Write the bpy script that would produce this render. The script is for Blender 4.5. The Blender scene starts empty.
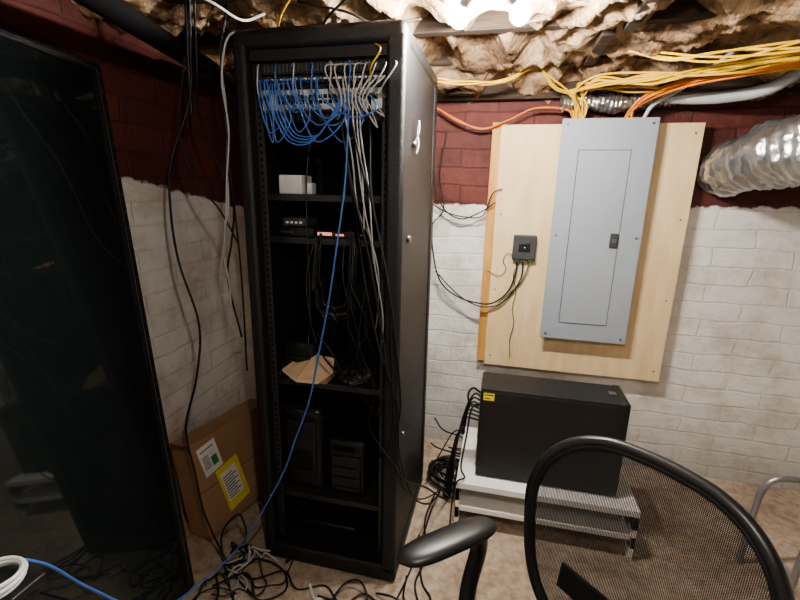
import bpy, bmesh, math, random
from mathutils import Vector, Matrix, noise
random.seed(7)
scene = bpy.context.scene
COL = scene.collection
try:
    scene.view_settings.look = 'AgX - Medium High Contrast'
except Exception:
    pass

# ------------------------------------------------------------ materials
def new_mat(name):
    m = bpy.data.materials.new(name); m.use_nodes = True
    nt = m.node_tree
    return m, nt, nt.nodes['Principled BSDF']

def mat(name, c1, rough=0.5, metal=0.0, c2=None, scale=8.0, bump=0.0, bscale=None, detail=6, stretch=(1,1,1), spec=None, coat=0.0):
    m, nt, b = new_mat(name)
    N, L = nt.nodes, nt.links
    b.inputs['Base Color'].default_value = (*c1, 1)
    b.inputs['Roughness'].default_value = rough
    b.inputs['Metallic'].default_value = metal
    if spec is not None: b.inputs['Specular IOR Level'].default_value = spec
    if coat: b.inputs['Coat Weight'].default_value = coat
    tc = N.new('ShaderNodeTexCoord'); mp = N.new('ShaderNodeMapping')
    mp.inputs['Scale'].default_value = stretch
    L.new(tc.outputs['Object'], mp.inputs['Vector'])
    if c2 is None: c2 = tuple(x*0.8 for x in c1)
    n = N.new('ShaderNodeTexNoise'); n.inputs['Scale'].default_value = scale; n.inputs['Detail'].default_value = detail
    L.new(mp.outputs['Vector'], n.inputs['Vector'])
    r = N.new('ShaderNodeValToRGB')
    r.color_ramp.elements[0].position = .35; r.color_ramp.elements[1].position = .65
    r.color_ramp.elements[0].color = (*c2, 1); r.color_ramp.elements[1].color = (*c1, 1)
    L.new(n.outputs['Fac'], r.inputs['Fac']); L.new(r.outputs['Color'], b.inputs['Base Color'])
    if bump:
        n2 = N.new('ShaderNodeTexNoise'); n2.inputs['Scale'].default_value = bscale or scale*4; n2.inputs['Detail'].default_value = 8
        L.new(mp.outputs['Vector'], n2.inputs['Vector'])
        bp = N.new('ShaderNodeBump'); bp.inputs['Strength'].default_value = bump; bp.inputs['Distance'].default_value = .01
        L.new(n2.outputs['Fac'], bp.inputs['Height']); L.new(bp.outputs['Normal'], b.inputs['Normal'])
    return m

def wall_mat(name, axis, z0, slope):
    """white-painted masonry below an uneven paint line, dark red paint above"""
    m, nt, b = new_mat(name); N, L = nt.nodes, nt.links
    g = N.new('ShaderNodeNewGeometry'); s = N.new('ShaderNodeSeparateXYZ'); L.new(g.outputs['Position'], s.inputs[0])
    c = N.new('ShaderNodeCombineXYZ'); L.new(s.outputs[axis], c.inputs[0]); L.new(s.outputs[2], c.inputs[1])
    wob = N.new('ShaderNodeTexNoise'); wob.inputs['Scale'].default_value = 4; wob.inputs['Detail'].default_value = 6; L.new(c.outputs[0], wob.inputs['Vector'])
    wv = N.new('ShaderNodeVectorMath'); wv.operation = 'MULTIPLY_ADD'
    wv.inputs[1].default_value = (.09, .045, .03); L.new(wob.outputs['Color'], wv.inputs[0]); L.new(c.outputs[0], wv.inputs[2])
    def brick(c1, c2, c3):
        br = N.new('ShaderNodeTexBrick'); br.inputs['Scale'].default_value = 1
        br.inputs['Brick Width'].default_value = .36; br.inputs['Row Height'].default_value = .092
        br.inputs['Mortar Size'].default_value = .007; br.inputs['Mortar Smooth'].default_value = 1.0
        br.inputs['Color1'].default_value = (*c1, 1); br.inputs['Color2'].default_value = (*c2, 1); br.inputs['Mortar'].default_value = (*c3, 1)
        L.new(wv.outputs[0], br.inputs['Vector']); return br
    br = brick((.84, .825, .79), (.81, .795, .76), (.77, .75, .71))
    br2 = brick((.15, .040, .032), (.105, .030, .026), (.09, .026, .022))
    nd = N.new('ShaderNodeTexNoise'); nd.inputs['Scale'].default_value = 3.2; nd.inputs['Detail'].default_value = 12; nd.inputs['Roughness'].default_value = .7
    L.new(c.outputs[0], nd.inputs['Vector'])
    rd = N.new('ShaderNodeValToRGB'); rd.color_ramp.elements[0].position = .36; rd.color_ramp.elements[0].color = (.66, .59, .51, 1)
    rd.color_ramp.elements[1].position = .54; rd.color_ramp.elements[1].color = (1, 1, 1, 1)
    L.new(nd.outputs['Fac'], rd.inputs['Fac'])
    mu = N.new('ShaderNodeMixRGB'); mu.blend_type = 'MULTIPLY'; mu.inputs[0].default_value = .75
    L.new(br.outputs['Color'], mu.inputs[1]); L.new(rd.outputs['Color'], mu.inputs[2])
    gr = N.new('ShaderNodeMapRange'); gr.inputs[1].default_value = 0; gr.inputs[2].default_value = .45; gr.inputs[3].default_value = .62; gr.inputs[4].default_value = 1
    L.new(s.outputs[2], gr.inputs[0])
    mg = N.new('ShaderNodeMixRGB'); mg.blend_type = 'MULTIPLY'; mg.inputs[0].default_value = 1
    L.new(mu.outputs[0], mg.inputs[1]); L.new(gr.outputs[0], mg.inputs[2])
    mr = N.new('ShaderNodeMixRGB'); mr.blend_type = 'MULTIPLY'; mr.inputs[0].default_value = .9
    L.new(br2.outputs['Color'], mr.inputs[1]); L.new(rd.outputs['Color'], mr.inputs[2])
    ln = N.new('ShaderNodeMath'); ln.operation = 'MULTIPLY_ADD'; ln.inputs[1].default_value = slope; ln.inputs[2].default_value = z0
    L.new(s.outputs[axis], ln.inputs[0])
    sb = N.new('ShaderNodeMath'); sb.operation = 'SUBTRACT'; L.new(s.outputs[2], sb.inputs[0]); L.new(ln.outputs[0], sb.inputs[1])
    n3 = N.new('ShaderNodeTexNoise'); n3.inputs['Scale'].default_value = 18; n3.inputs['Detail'].default_value = 5; L.new(c.outputs[0], n3.inputs['Vector'])
    ad = N.new('ShaderNodeMath'); ad.operation = 'MULTIPLY_ADD'; ad.inputs[1].default_value = .06; L.new(n3.outputs['Fac'], ad.inputs[0]); L.new(sb.outputs[0], ad.inputs[2])
    gt = N.new('ShaderNodeMapRange'); gt.inputs[1].default_value = .025; gt.inputs[2].default_value = .034
    L.new(ad.outputs[0], gt.inputs[0])
    mx = N.new('ShaderNodeMixRGB'); L.new(gt.outputs[0], mx.inputs[0]); L.new(mg.outputs[0], mx.inputs[1]); L.new(mr.outputs[0], mx.inputs[2])
    L.new(mx.outputs[0], b.inputs['Base Color'])
    b.inputs['Roughness'].default_value = .7
    nb = N.new('ShaderNodeTexNoise'); nb.inputs['Scale'].default_value = 14; nb.inputs['Detail'].default_value = 12; nb.inputs['Roughness'].default_value = .6; L.new(c.outputs[0], nb.inputs['Vector'])
    h = N.new('ShaderNodeMath'); h.operation = 'MULTIPLY_ADD'; h.inputs[1].default_value = -.2; L.new(br.outputs['Fac'], h.inputs[0]); L.new(nb.outputs['Fac'], h.inputs[2])
    bp = N.new('ShaderNodeBump'); bp.inputs['Strength'].default_value = .75; bp.inputs['Distance'].default_value = .015
    L.new(h.outputs[0], bp.inputs['Height']); L.new(bp.outputs['Normal'], b.inputs['Normal'])
    return m

M = {}
M['black'] = mat('black_powdercoat', (.017, .017, .019), .44, bump=.35, bscale=260, c2=(.013,.013,.014))
M['blackin'] = mat('black_steel_inner', (.022, .022, .024), .5)
M['blackpl'] = mat('black_plastic', (.015, .015, .016), .38)
M['rail'] = mat('rail_steel', (.05, .05, .053), .4, .3)
M['hole'] = mat('hole_dark', (.002, .002, .002), .9)
M['edge'] = mat('grey_metal', (.24, .24, .25), .35, .8)
M['silver'] = mat('switch_silver', (.62, .63, .65), .4, .2)
M['white'] = mat('white_laminate', (.88, .87, .85), .45, c2=(.82,.80,.77), scale=5)
M['whitepl'] = mat('white_plastic', (.82, .82, .81), .4)
M['panel'] = mat('panel_grey_enamel', (.35, .385, .43), .42, c2=(.33,.365,.41), scale=3, bump=.05, bscale=60)
M['panelgap'] = mat('panel_gap', (.06, .07, .08), .7)
M['ply'] = mat('plywood', (.82, .64, .40), .65, c2=(.73, .54, .31), scale=5, stretch=(4, 4, .7), bump=.15)
M['stud'] = mat('pine_stud', (.68, .38, .12), .65, c2=(.52, .28, .08), scale=9, stretch=(5, 5, .5))
M['joist'] = mat('old_joist_wood', (.085, .055, .038), .9, c2=(.035, .025, .018), scale=9, stretch=(.6, 6, 6), bump=.5)
M['cardboard'] = mat('cardboard', (.42, .26, .15), .8, c2=(.35, .21, .12), scale=4)
M['card_l'] = mat('cardboard_light', (.74, .54, .36), .8)
M['paper'] = mat('paper_label', (.85, .85, .83), .6)
M['yellowp'] = mat('yellow_label', (.90, .78, .06), .6)
M['ink'] = mat('ink', (.03, .03, .03), .7)
M['green'] = mat('green_print', (.05, .35, .12), .6)
M['cbl'] = mat('cable_black', (.010, .010, .011), .45)
M['cgr'] = mat('cable_grey', (.50, .51, .52), .5)
M['cblue'] = mat('cable_blue', (.08, .20, .55), .45)
M['cyel'] = mat('cable_yellow', (.80, .50, .05), .5, c2=(.64,.39,.03))
M['cora'] = mat('cable_orange', (.75, .22, .04), .5)
M['cgreen'] = mat('cable_green', (.03, .16, .07), .5)
M['pipe'] = mat('black_pipe', (.012, .012, .014), .4, bump=.1)
M['socket'] = mat('porcelain', (.5, .48, .44), .4)
M['sub'] = mat('subfloor_wood', (.08, .055, .04), .85)
M['dgrey'] = mat('dark_grey_box', (.06, .063, .066), .5)
M['ups'] = mat('ups_black', (.022, .022, .024), .45)
M['steel'] = mat('tube_steel', (.38, .38, .39), .35, .7)

m = mat('concrete_floor', (.56, .46, .365), .85, c2=(.38, .30, .225), scale=3, bump=.6, bscale=30, detail=14)
nt = m.node_tree; N, L = nt.nodes, nt.links; b = N['Principled BSDF']
src = b.inputs['Base Color'].links[0].from_socket
tc = N.new('ShaderNodeTexCoord'); n = N.new('ShaderNodeTexNoise'); n.inputs['Scale'].default_value = 24; n.inputs['Detail'].default_value = 10; n.inputs['Roughness'].default_value = .75
L.new(tc.outputs['Object'], n.inputs['Vector'])
r = N.new('ShaderNodeValToRGB'); r.color_ramp.elements[0].position = .38; r.color_ramp.elements[0].color = (.55, .48, .42, 1); r.color_ramp.elements[1].position = .56; r.color_ramp.elements[1].color = (1, 1, 1, 1)
L.new(n.outputs['Fac'], r.inputs['Fac'])
mm = N.new('ShaderNodeMixRGB'); mm.blend_type = 'MULTIPLY'; mm.inputs[0].default_value = .7
L.new(src, mm.inputs[1]); L.new(r.outputs['Color'], mm.inputs[2]); L.new(mm.outputs[0], b.inputs['Base Color'])
M['floor'] = m

def emis(name, col, s):
    m, nt, b = new_mat(name)
    b.inputs['Emission Color'].default_value = (*col, 1); b.inputs['Emission Strength'].default_value = s
    return m
M['bulb'] = emis('bulb_glow', (1.0, .955, .88), 1300)
M['fill_bulb'] = emis('fill_glow_rear', (1.0, .95, .87), 800)  # glow for the added fill bulb above the camera
M['red'] = emis('red_led', (1, .16, .04), .9)
M['ledb'] = emis('led_green', (.1, 1, .3), .3)

m, nt, b = new_mat('smoked_glass')
b.inputs['Base Color'].default_value = (.012, .016, .016, 1)
N, L = nt.nodes, nt.links
n = N.new('ShaderNodeTexNoise'); n.inputs['Scale'].default_value = 2.5; n.inputs['Detail'].default_value = 8
r = N.new('ShaderNodeMapRange'); r.inputs[3].default_value = .01; r.inputs[4].default_value = .08
tc = N.new('ShaderNodeTexCoord'); L.new(tc.outputs['Object'], n.inputs['Vector']); L.new(n.outputs['Fac'], r.inputs[0]); L.new(r.outputs[0], b.inputs['Roughness'])
b.inputs['Alpha'].default_value = .93
b.inputs['Specular IOR Level'].default_value = .8
M['glass'] = m

M['foil'] = mat('foil_duct', (.62, .62, .63), .28, .9, c2=(.46, .46, .47), scale=6, bump=1.0, bscale=18)

# insulation
m, nt, b = new_mat('fiberglass_insulation'); N, L = nt.nodes, nt.links
tc = N.new('ShaderNodeTexCoord')
n = N.new('ShaderNodeTexNoise'); n.inputs['Scale'].default_value = 6; n.inputs['Detail'].default_value = 14; n.inputs['Roughness'].default_value = .68; n.inputs['Distortion'].default_value = .9
L.new(tc.outputs['Object'], n.inputs['Vector'])
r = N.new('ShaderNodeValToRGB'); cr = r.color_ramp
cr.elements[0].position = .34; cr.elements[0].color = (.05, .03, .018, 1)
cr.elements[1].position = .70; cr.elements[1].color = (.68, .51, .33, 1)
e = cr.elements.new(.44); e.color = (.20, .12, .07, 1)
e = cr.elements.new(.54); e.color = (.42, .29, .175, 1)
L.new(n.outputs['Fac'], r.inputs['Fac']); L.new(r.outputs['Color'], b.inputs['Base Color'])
b.inputs['Roughness'].default_value = .95
n2 = N.new('ShaderNodeTexNoise'); n2.inputs['Scale'].default_value = 55; n2.inputs['Detail'].default_value = 10
L.new(tc.outputs['Object'], n2.inputs['Vector'])
bp = N.new('ShaderNodeBump'); bp.inputs['Strength'].default_value = 1; bp.inputs['Distance'].default_value = .012
L.new(n2.outputs['Fac'], bp.inputs['Height']); L.new(bp.outputs['Normal'], b.inputs['Normal'])
M['insul'] = m

# chair mesh fabric: woven threads with real open holes (UV in metres)
m, nt, b = new_mat('mesh_fabric'); N, L = nt.nodes, nt.links
b.inputs['Base Color'].default_value = (.014, .014, .015, 1); b.inputs['Roughness'].default_value = .7
uv = N.new('ShaderNodeUVMap'); sp = N.new('ShaderNodeSeparateXYZ'); L.new(uv.outputs[0], sp.inputs[0])
outs = []
for k, fr in ((0, 330), (1, 330)):
    mu = N.new('ShaderNodeMath'); mu.operation = 'MULTIPLY'; mu.inputs[1].default_value = fr; L.new(sp.outputs[k], mu.inputs[0])
    f = N.new('ShaderNodeMath'); f.operation = 'FRACT'; L.new(mu.outputs[0], f.inputs[0])
    lt = N.new('ShaderNodeMath'); lt.operation = 'LESS_THAN'; lt.inputs[1].default_value = .43; L.new(f.outputs[0], lt.inputs[0]); outs.append(lt)
mxm = N.new('ShaderNodeMath'); mxm.operation = 'MAXIMUM'; L.new(outs[0].outputs[0], mxm.inputs[0]); L.new(outs[1].outputs[0], mxm.inputs[1])
L.new(mxm.outputs[0], b.inputs['Alpha'])
M['fabric'] = m

# ------------------------------------------------------------ builders
class B:
    def __init__(s): s.bm = bmesh.new(); s.mats = []
    def mi(s, k):
        if k not in s.mats: s.mats.append(k)
        return s.mats.index(k)
    def _fin(s, verts, k, M4, smooth=False):
        i = s.mi(k); fs = set()
        for v in verts:
            v.co = M4 @ v.co
            for f in v.link_faces: fs.add(f)
        for f in fs: f.material_index = i; f.smooth = smooth
        return verts
    def box(s, lo, hi, k, rot=None, piv=None):
        lo, hi = Vector(lo), Vector(hi); c = (lo+hi)/2; d = hi-lo
        r = bmesh.ops.create_cube(s.bm, size=1)
        M4 = Matrix.Translation(c) @ Matrix.Diagonal((d.x, d.y, d.z, 1))
        if rot is not None:
            p = Vector(piv) if piv is not None else c
            M4 = Matrix.Translation(p) @ rot.to_4x4() @ Matrix.Translation(-p) @ M4
        return s._fin(r['verts'], k, M4)
    def rbox(s, lo, hi, k, rad=.01, seg=3, rot=None, piv=None):
        vs = s.box(lo, hi, k, rot, piv)
        es = set(e for v in vs for e in v.link_edges)
        i = s.mi(k)
        r = bmesh.ops.bevel(s.bm, geom=list(es), offset=rad, segments=seg, affect='EDGES', profile=.5)
        for f in r['faces']: f.material_index = i; f.smooth = True
    def cyl(s, p1, p2, r1, k, r2=None, seg=20, smooth=True):
        p1, p2 = Vector(p1), Vector(p2); d = p2-p1
        r = bmesh.ops.create_cone(s.bm, cap_ends=True, cap_tris=False, segments=seg, radius1=r1, radius2=r1 if r2 is None else r2, depth=d.length)
        M4 = Matrix.Translation((p1+p2)/2) @ d.to_track_quat('Z', 'Y').to_matrix().to_4x4()
        s._fin(r['verts'], k, M4, smooth)
        for v in r['verts']:
            for f in v.link_faces:
                if len(f.verts) > 4: f.smooth = False
    def sph(s, c, rad, k, sc=(1, 1, 1), seg=18, rot=None):
        r = bmesh.ops.create_uvsphere(s.bm, u_segments=seg, v_segments=seg//2+2, radius=rad)
        M4 = Matrix.Translation(c) @ (rot.to_4x4() if rot is not None else Matrix.Identity(4)) @ Matrix.Diagonal((*sc, 1))
        s._fin(r['verts'], k, M4, True)
    def prism(s, pts, axis_vec, k, smooth=False):
        vs = [s.bm.verts.new(p) for p in pts]; a = Vector(axis_vec)
        vt = [s.bm.verts.new(Vector(p)+a) for p in pts]; i = s.mi(k); n = len(pts)
        fs = [s.bm.faces.new(vs[::-1]), s.bm.faces.new(vt)]
        for j in range(n): fs.append(s.bm.faces.new((vs[j], vs[(j+1) % n], vt[(j+1) % n], vt[j])))
        for f in fs: f.material_index = i; f.smooth = smooth
    def obj(s, name, parent=None, bevel=0, M4=None):
        bmesh.ops.recalc_face_normals(s.bm, faces=s.bm.faces[:])
        me = bpy.data.meshes.new(name); s.bm.to_mesh(me); s.bm.free()
        for k in s.mats: me.materials.append(M[k])
        o = bpy.data.objects.new(name, me); COL.objects.link(o)
        if parent: o.parent = parent
        if M4 is not None: o.matrix_world = M4
        if bevel:
            md = o.modifiers.new('bevel', 'BEVEL'); md.width = bevel; md.segments = 2; md.limit_method = 'ANGLE'; md.angle_limit = .6
        return o

def empty(name, M4=None):
    o = bpy.data.objects.new(name, None); COL.objects.link(o); o.empty_display_size = .1
    if M4 is not None: o.matrix_world = M4
    return o

def smooth_path(pts, n=8, closed=False):
    P = [Vector(p) for p in pts]
    if len(P) < 3: return P
    out = []
    m = len(P)
    rng = range(m) if closed else range(m-1)
    for i in rng:
        if closed: p0, p1, p2, p3 = P[(i-1) % m], P[i], P[(i+1) % m], P[(i+2) % m]
        else:
            p1, p2 = P[i], P[i+1]
            p0 = P[i-1] if i > 0 else p1*2-p2
            p3 = P[i+2] if i+2 < m else p2*2-p1
        for j in range(n):
            t = j/n
            out.append(.5*((2*p1)+(-p0+p2)*t+(2*p0-5*p1+4*p2-p3)*t*t+(-p0+3*p1-3*p2+p3)*t**3))
    if not closed: out.append(P[-1])
    return out

def cables(name, items, parent=None, res=2):
    cu = bpy.data.curves.new(name, 'CURVE'); cu.dimensions = '3D'; cu.bevel_depth = 1.0; cu.bevel_resolution = res; cu.use_fill_caps = True
    ks = []
    for it in items:
        pts, r, k = it[:3]; closed = it[3] if len(it) > 3 else False
        if k not in ks: ks.append(k); cu.materials.append(M[k])
        sp = cu.splines.new('POLY'); q = smooth_path(pts, 8, closed)
        sp.points.add(len(q)-1); sp.use_cyclic_u = closed
        sp.material_index = ks.index(k); sp.use_smooth = True
        for a, p in zip(sp.points, q): a.co = (*p, 1); a.radius = r
    o = bpy.data.objects.new(name, cu); COL.objects.link(o)
    if parent: o.parent = parent
    return o

def bundle(pts, n, spread, r, k, ends=1.0):
    out = []
    for i in range(n):
        q = []
        for j, p in enumerate(pts):
            f = ends if j in (0, len(pts)-1) else 1
            q.append(Vector(p)+Vector([random.uniform(-1, 1)*spread*f for _ in range(3)]))
        out.append((q, r, k))
    return out

RX = lambda a: Matrix.Rotation(a, 3, 'X')

# ------------------------------------------------------------ room
XL, XR, YB, YF, ZC = -1.35, 2.0, 2.41, -1.4, 2.30
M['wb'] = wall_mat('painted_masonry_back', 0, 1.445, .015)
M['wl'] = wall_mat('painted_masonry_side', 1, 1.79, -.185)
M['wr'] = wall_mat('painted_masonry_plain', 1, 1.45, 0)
b = B(); b.box((XL-.1, YF-.1, -.1), (XR+.1, YB+.1, 0), 'floor'); b.obj('floor')
b = B(); b.box((XL-.1, YB, 0), (XR+.1, YB+.1, ZC), 'wb'); b.obj('wall_back')
b = B(); b.box((XL-.1, YF, 0), (XL, YB, ZC), 'wl'); b.obj('wall_left')
b = B(); b.box((XR, YF, 0), (XR+.1, YB, ZC), 'wr'); b.obj('wall_right')
b = B(); b.box((XL-.1, YF-.1, 0), (XR+.1, YF, ZC), 'wb'); b.obj('wall_front')
b = B(); b.box((XL-.1, YF-.1, ZC), (XR+.1, YB+.1, ZC+.08), 'sub'); b.obj('ceiling')

# joists
b = B(); JY = [-1.16+.42*i for i in range(9)]   # ... 1.36, 1.78, 2.20
for y in JY:
    b.box((XL+.001, y-.022, 2.075), (XR-.001, y+.022, ZC-.001), 'joist')
b.box((.355, 1.40, 2.045), (.395, 1.757, 2.12), 'joist')
b.box((.30, 1.803, 2.05), (.345, 2.177, 2.12), 'joist')
b.box((XL+.002, 2.350, 1.955), (XR-.002, 2.407, 2.05), 'joist')
b.obj('ceiling_joists', bevel=.003)

# insulation
bm = bmesh.new(); nx, ny = 270, 300
x0, x1, y0, y1 = XL+.004, XR-.004, YF+.004, YB-.006
grid = []
for j in range(ny+1):
    row = []
    for i in range(nx+1):
        x = x0+(x1-x0)*i/nx; y = y0+(y1-y0)*j/ny
        p = Vector((x, y, 0))
        wx = p+Vector((noise.noise(p*4), noise.noise(p*4+Vector((9, 3, 1))), 0))*.08
        a = noise.noise(wx*2.6+Vector((3, 1, 0)))*.05
        a -= (.35-abs(noise.noise(wx*5+Vector((0, 7, 2)))))*.16
        a -= (.3-abs(noise.noise(wx*12)))*.05
        a += noise.noise(p*30)*.009+noise.noise(p*70)*.005
        z = 2.108+a
        dj = min(abs(y-q) for q in JY)
        z += .022*math.exp(-(dj/.04)**2)
        if y > 2.15: z -= (y-2.15)*.40
        z = max(z, 2.0+a*.25) if y < 2.2 else max(z, 1.93)
        z = min(z, ZC-.01)
        row.append(bm.verts.new((x, y, z)))
    grid.append(row)
for j in range(ny):
    for i in range(nx):
        f = bm.faces.new((grid[j][i], grid[j+1][i], grid[j+1][i+1], grid[j][i+1])); f.smooth = True
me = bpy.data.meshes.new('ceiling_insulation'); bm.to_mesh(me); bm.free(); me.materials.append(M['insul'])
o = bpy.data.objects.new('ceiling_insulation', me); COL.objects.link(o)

# ------------------------------------------------------------ server rack
RX0, RX1, RY0, RY1, RH = -.858, -.30, 1.335, 1.985, 1.985
rack = empty('server_rack')
b = B()
b.rbox((RX0, RY0, 1.925), (RX1, RY1, RH), 'black', .022, 4)
b.rbox((RX0, RY0, 0.005), (RX1, RY1, .075), 'black', .012, 3)
pw = .058
for (xa, xb) in ((RX0, RX0+pw-.012), (RX1-pw, RX1)):
    b.rbox((xa, RY0, .04), (xb, RY0+.075, 1.95), 'black', .014, 3)
    b.rbox((xa, RY1-.06, .04), (xb, RY1, 1.95), 'black', .01, 2)
b.box((RX0+.05, RY0+.02, 1.895), (RX1-.05, RY0+.05, 1.935), 'blackin')
b.obj('frame', rack)
b = B()
b.box((RX1-.018, RY0+.06, .06), (RX1-.006, RY1-.04, 1.94), 'black')
b.box((RX0+.006, RY0+.06, .06), (RX0+.018, RY1-.04, 1.94), 'blackin')
b.box((RX0+.04, RY1-.018, .06), (RX1-.04, RY1-.008, 1.94), 'blackin')
b.obj('side_and_back_panels', rack, bevel=.002)
IX0, IX1 = RX0+pw-.008, RX1-pw
b = B()
for y in (RY0+.045, RY1-.12):
    for sx, xx in ((1, IX0-.004), (-1, IX1+.004)):
        b.box((min(xx, xx+sx*.026), y, .09), (max(xx, xx+sx*.026), y+.004, 1.91), 'rail')
        z = .11
        while z < 1.89:
            b.box((xx+sx*.013-.0045, y-.0012, z), (xx+sx*.013+.0045, y-.0002, z+.009), 'hole'); z += .0222
b.obj('mounting_rails', rack)
b = B()
b.cyl((RX1-.004, 1.50, 1.66), (RX1+.008, 1.50, 1.66), .011, 'edge')
b.cyl((RX1-.004, 1.44, 1.35), (RX1+.008, 1.44, 1.35), .012, 'edge')
b.cyl((RX1-.004, 1.42, .62), (RX1+.008, 1.42, .62), .009, 'edge')
for x in (RX0+.06, RX1-.06):
    for y in (RY0+.06, RY1-.06): b.cyl((x, y, 0), (x, y, .012), .022, 'blackpl')
b.obj('latches_and_feet', rack)
cables('cable_tie_hook', [([(RX1, 1.50, 1.66), (RX1+.015, 1.50, 1.70), (RX1+.012, 1.51, 1.735), (RX1+.006, 1.52, 1.70), (RX1+.015, 1.50, 1.66), (RX1+.01, 1.49, 1.63)], .0025, 'cgr')], rack)
b = B()
for z, ya in ((1.745, 1.42), (1.488, 1.45), (1.335, 1.46), (.785, 1.42), (.275, 1.42)):
    b.box((IX0-.02, ya, z-.003), (IX1+.02, 1.93, z), 'rail')
    b.box((IX0-.02, ya-.003, z-.022), (IX1+.02, ya, z+.002), 'rail')
b.obj('shelves', rack, bevel=.001)
b = B()
b.box((IX0, 1.388, 1.862), (IX1, 1.394, 1.898), 'rail')
x = IX0+.03
while x < IX1-.03:
    b.box((x, 1.3855, 1.868), (x+.006, 1.3875, 1.892), 'edge'); x += .013
b.obj('vented_blank_panel', rack)
b = B()
b.box((IX0, 1.386, 1.818), (IX1, 1.394, 1.857), 'rail')
b.box((IX0+.02, 1.394, 1.82), (IX1-.02, 1.50, 1.855), 'rail')
for i in range(24):
    x = IX0+.035+i*.0165
    b.box((x, 1.383, 1.828), (x+.012, 1.3865, 1.84), 'hole'); b.box((x, 1.3845, 1.843), (x+.012, 1.3865, 1.849), 'paper')
b.obj('patch_panel', rack, bevel=.001)
b = B()
b.box((IX0, 1.382, 1.755), (IX1, 1.387, 1.815), 'silver')
b.box((IX0+.012, 1.387, 1.755), (IX1-.012, 1.70, 1.815), 'silver')
for i in range(24):
    x = IX0+.075+(i//2)*.0165+(.012 if (i//12) else 0); z = 1.772+(i % 2)*.016
    b.box((x, 1.3795, z), (x+.012, 1.3825, z+.011), 'hole')
for i in range(4): b.box((IX1-.11+i*.02, 1.379, 1.782), (IX1-.096+i*.02, 1.3825, 1.796), 'hole')
b.box((IX0+.02, 1.380, 1.785), (IX0+.05, 1.3825, 1.80), 'cblue')
for i in range(6): b.box((IX0+.08+i*.03, 1.38, 1.806), (IX0+.083+i*.03, 1.3825, 1.809), 'ledb')
b.obj('network_switch', rack, bevel=.001)
b = B()
b.rbox((-.79, 1.47, 1.489), (-.70, 1.56, 1.556), 'whitepl', .004, 2)
b.rbox((-.698, 1.50, 1.489), (-.675, 1.54, 1.53), 'whitepl', .004, 2)
b.obj('power_adapter_box', rack)
b = B()
b.rbox((-.80, 1.47, 1.336), (-.66, 1.60, 1.372), 'blackpl', .004, 2)
b.box((-.79, 1.4685, 1.35), (-.74, 1.4705, 1.357), 'edge')
b.rbox((-.785, 1.475, 1.373), (-.69, 1.58, 1.405), 'dgrey', .004, 2)
for i in range(4): b.box((-.77+i*.018, 1.473, 1.384), (-.76+i*.018, 1.4755, 1.392), 'paper')
b.obj('modem', rack)
b = B()
b.rbox((-.645, 1.462, 1.337), (-.50, 1.56, 1.365), 'blackpl', .004, 2)
b.box((-.64, 1.459, 1.347), (-.585, 1.463, 1.358), 'red')
b.box((-.57, 1.459, 1.347), (-.54, 1.463, 1.354), 'red')
b.obj('led_device', rack)
hz = []
for a in range(0, 21):
    t = math.pi*(1.02+a/20*.96)
    hz.append((-.575+.078*math.cos(t)+.01*math.sin(a*.9), 1.44, 1.17+.12*math.sin(t)+.006*math.sin(a*1.7)))
hz = [(-.640, 1.45, 1.33)] + hz + [(-.497, 1.45, 1.30), (-.51, 1.47, 1.35)]
cables('power_cord_loop', [(hz, .010, 'ups'), ([(p[0]*1+.018*(p[0]+.575)/.085*-1, p[1]+.012, p[2]+.024) for p in hz], .007, 'blackpl'), ([(p[0]+.012, p[1]-.01, p[2]-.012) for p in hz], .004, 'cbl')], rack)
b = B()
b.rbox((-.805, 1.46, .786), (-.665, 1.62, .93), 'blackpl', .02, 4)
b.rbox((-.79, 1.452, .80), (-.68, 1.462, .87), 'ups', .004, 2)
for i in range(4): b.box((-.78, 1.4505, .81+i*.014), (-.69, 1.4525, .816+i*.014), 'hole')
b.obj('battery_charger', rack)
b = B()
pts = [(-.775, 1.40, .825), (-.70, 1.365, .805), (-.62, 1.38, .80), (-.585, 1.44, .82), (-.60, 1.50, .85), (-.67, 1.47, .87), (-.74, 1.49, .85)]
b.prism(pts, (0, .004, .009), 'card_l')
pts = [(-.755, 1.42, .787), (-.60, 1.41, .787), (-.585, 1.47, .80), (-.74, 1.50, .80)]
b.prism(pts, (0, 0, .02), 'cardboard')
b.obj('cardboard_scrap', rack)
bm = bmesh.new(); bmesh.ops.create_icosphere(bm, subdivisions=4, radius=.06)
for v in bm.verts:
    v.co *= 1+.5*noise.noise(v.co*30)+.25*noise.noise(v.co*70)
    v.co.z = max(v.co.z*.4, -.018); v.co += Vector((-.50, 1.48, .806))
me = bpy.data.meshes.new('plastic_bag'); bm.to_mesh(me); bm.free(); me.materials.append(M['edge'])
o = bpy.data.objects.new('plastic_bag', me); COL.objects.link(o); o.parent = rack
b = B()
b.rbox((-.815, 1.44, .276), (-.635, 1.80, .655), 'blackpl', .035, 5)
b.rbox((-.79, 1.43, .36), (-.66, 1.445, .60), 'ups', .006, 3)
for i in range(8): b.box((-.775, 1.4275, .38+i*.012), (-.675, 1.4305, .385+i*.012), 'hole')
b.rbox((-.76, 1.426, .54), (-.695, 1.433, .57), 'blackpl', .003, 2)
b.obj('battery_backup', rack)
b = B()
b.rbox((-.62, 1.45, .276), (-.455, 1.74, .53), 'blackpl', .02, 4)
b.rbox((-.60, 1.442, .30), (-.475, 1.452, .46), 'ups', .005, 2)
b.box((-.59, 1.44, .485), (-.50, 1.452, .50), 'hole')
for i in range(3): b.box((-.59, 1.4405, .32+i*.045), (-.485, 1.4425, .325+i*.045), 'hole')
b.obj('battery_backup_small', rack)
b = B(); b.rbox((-.78, 1.45, .078), (-.50, 1.80, .115), 'blackpl', .008, 2); b.obj('rack_mount_device', rack)

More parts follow.
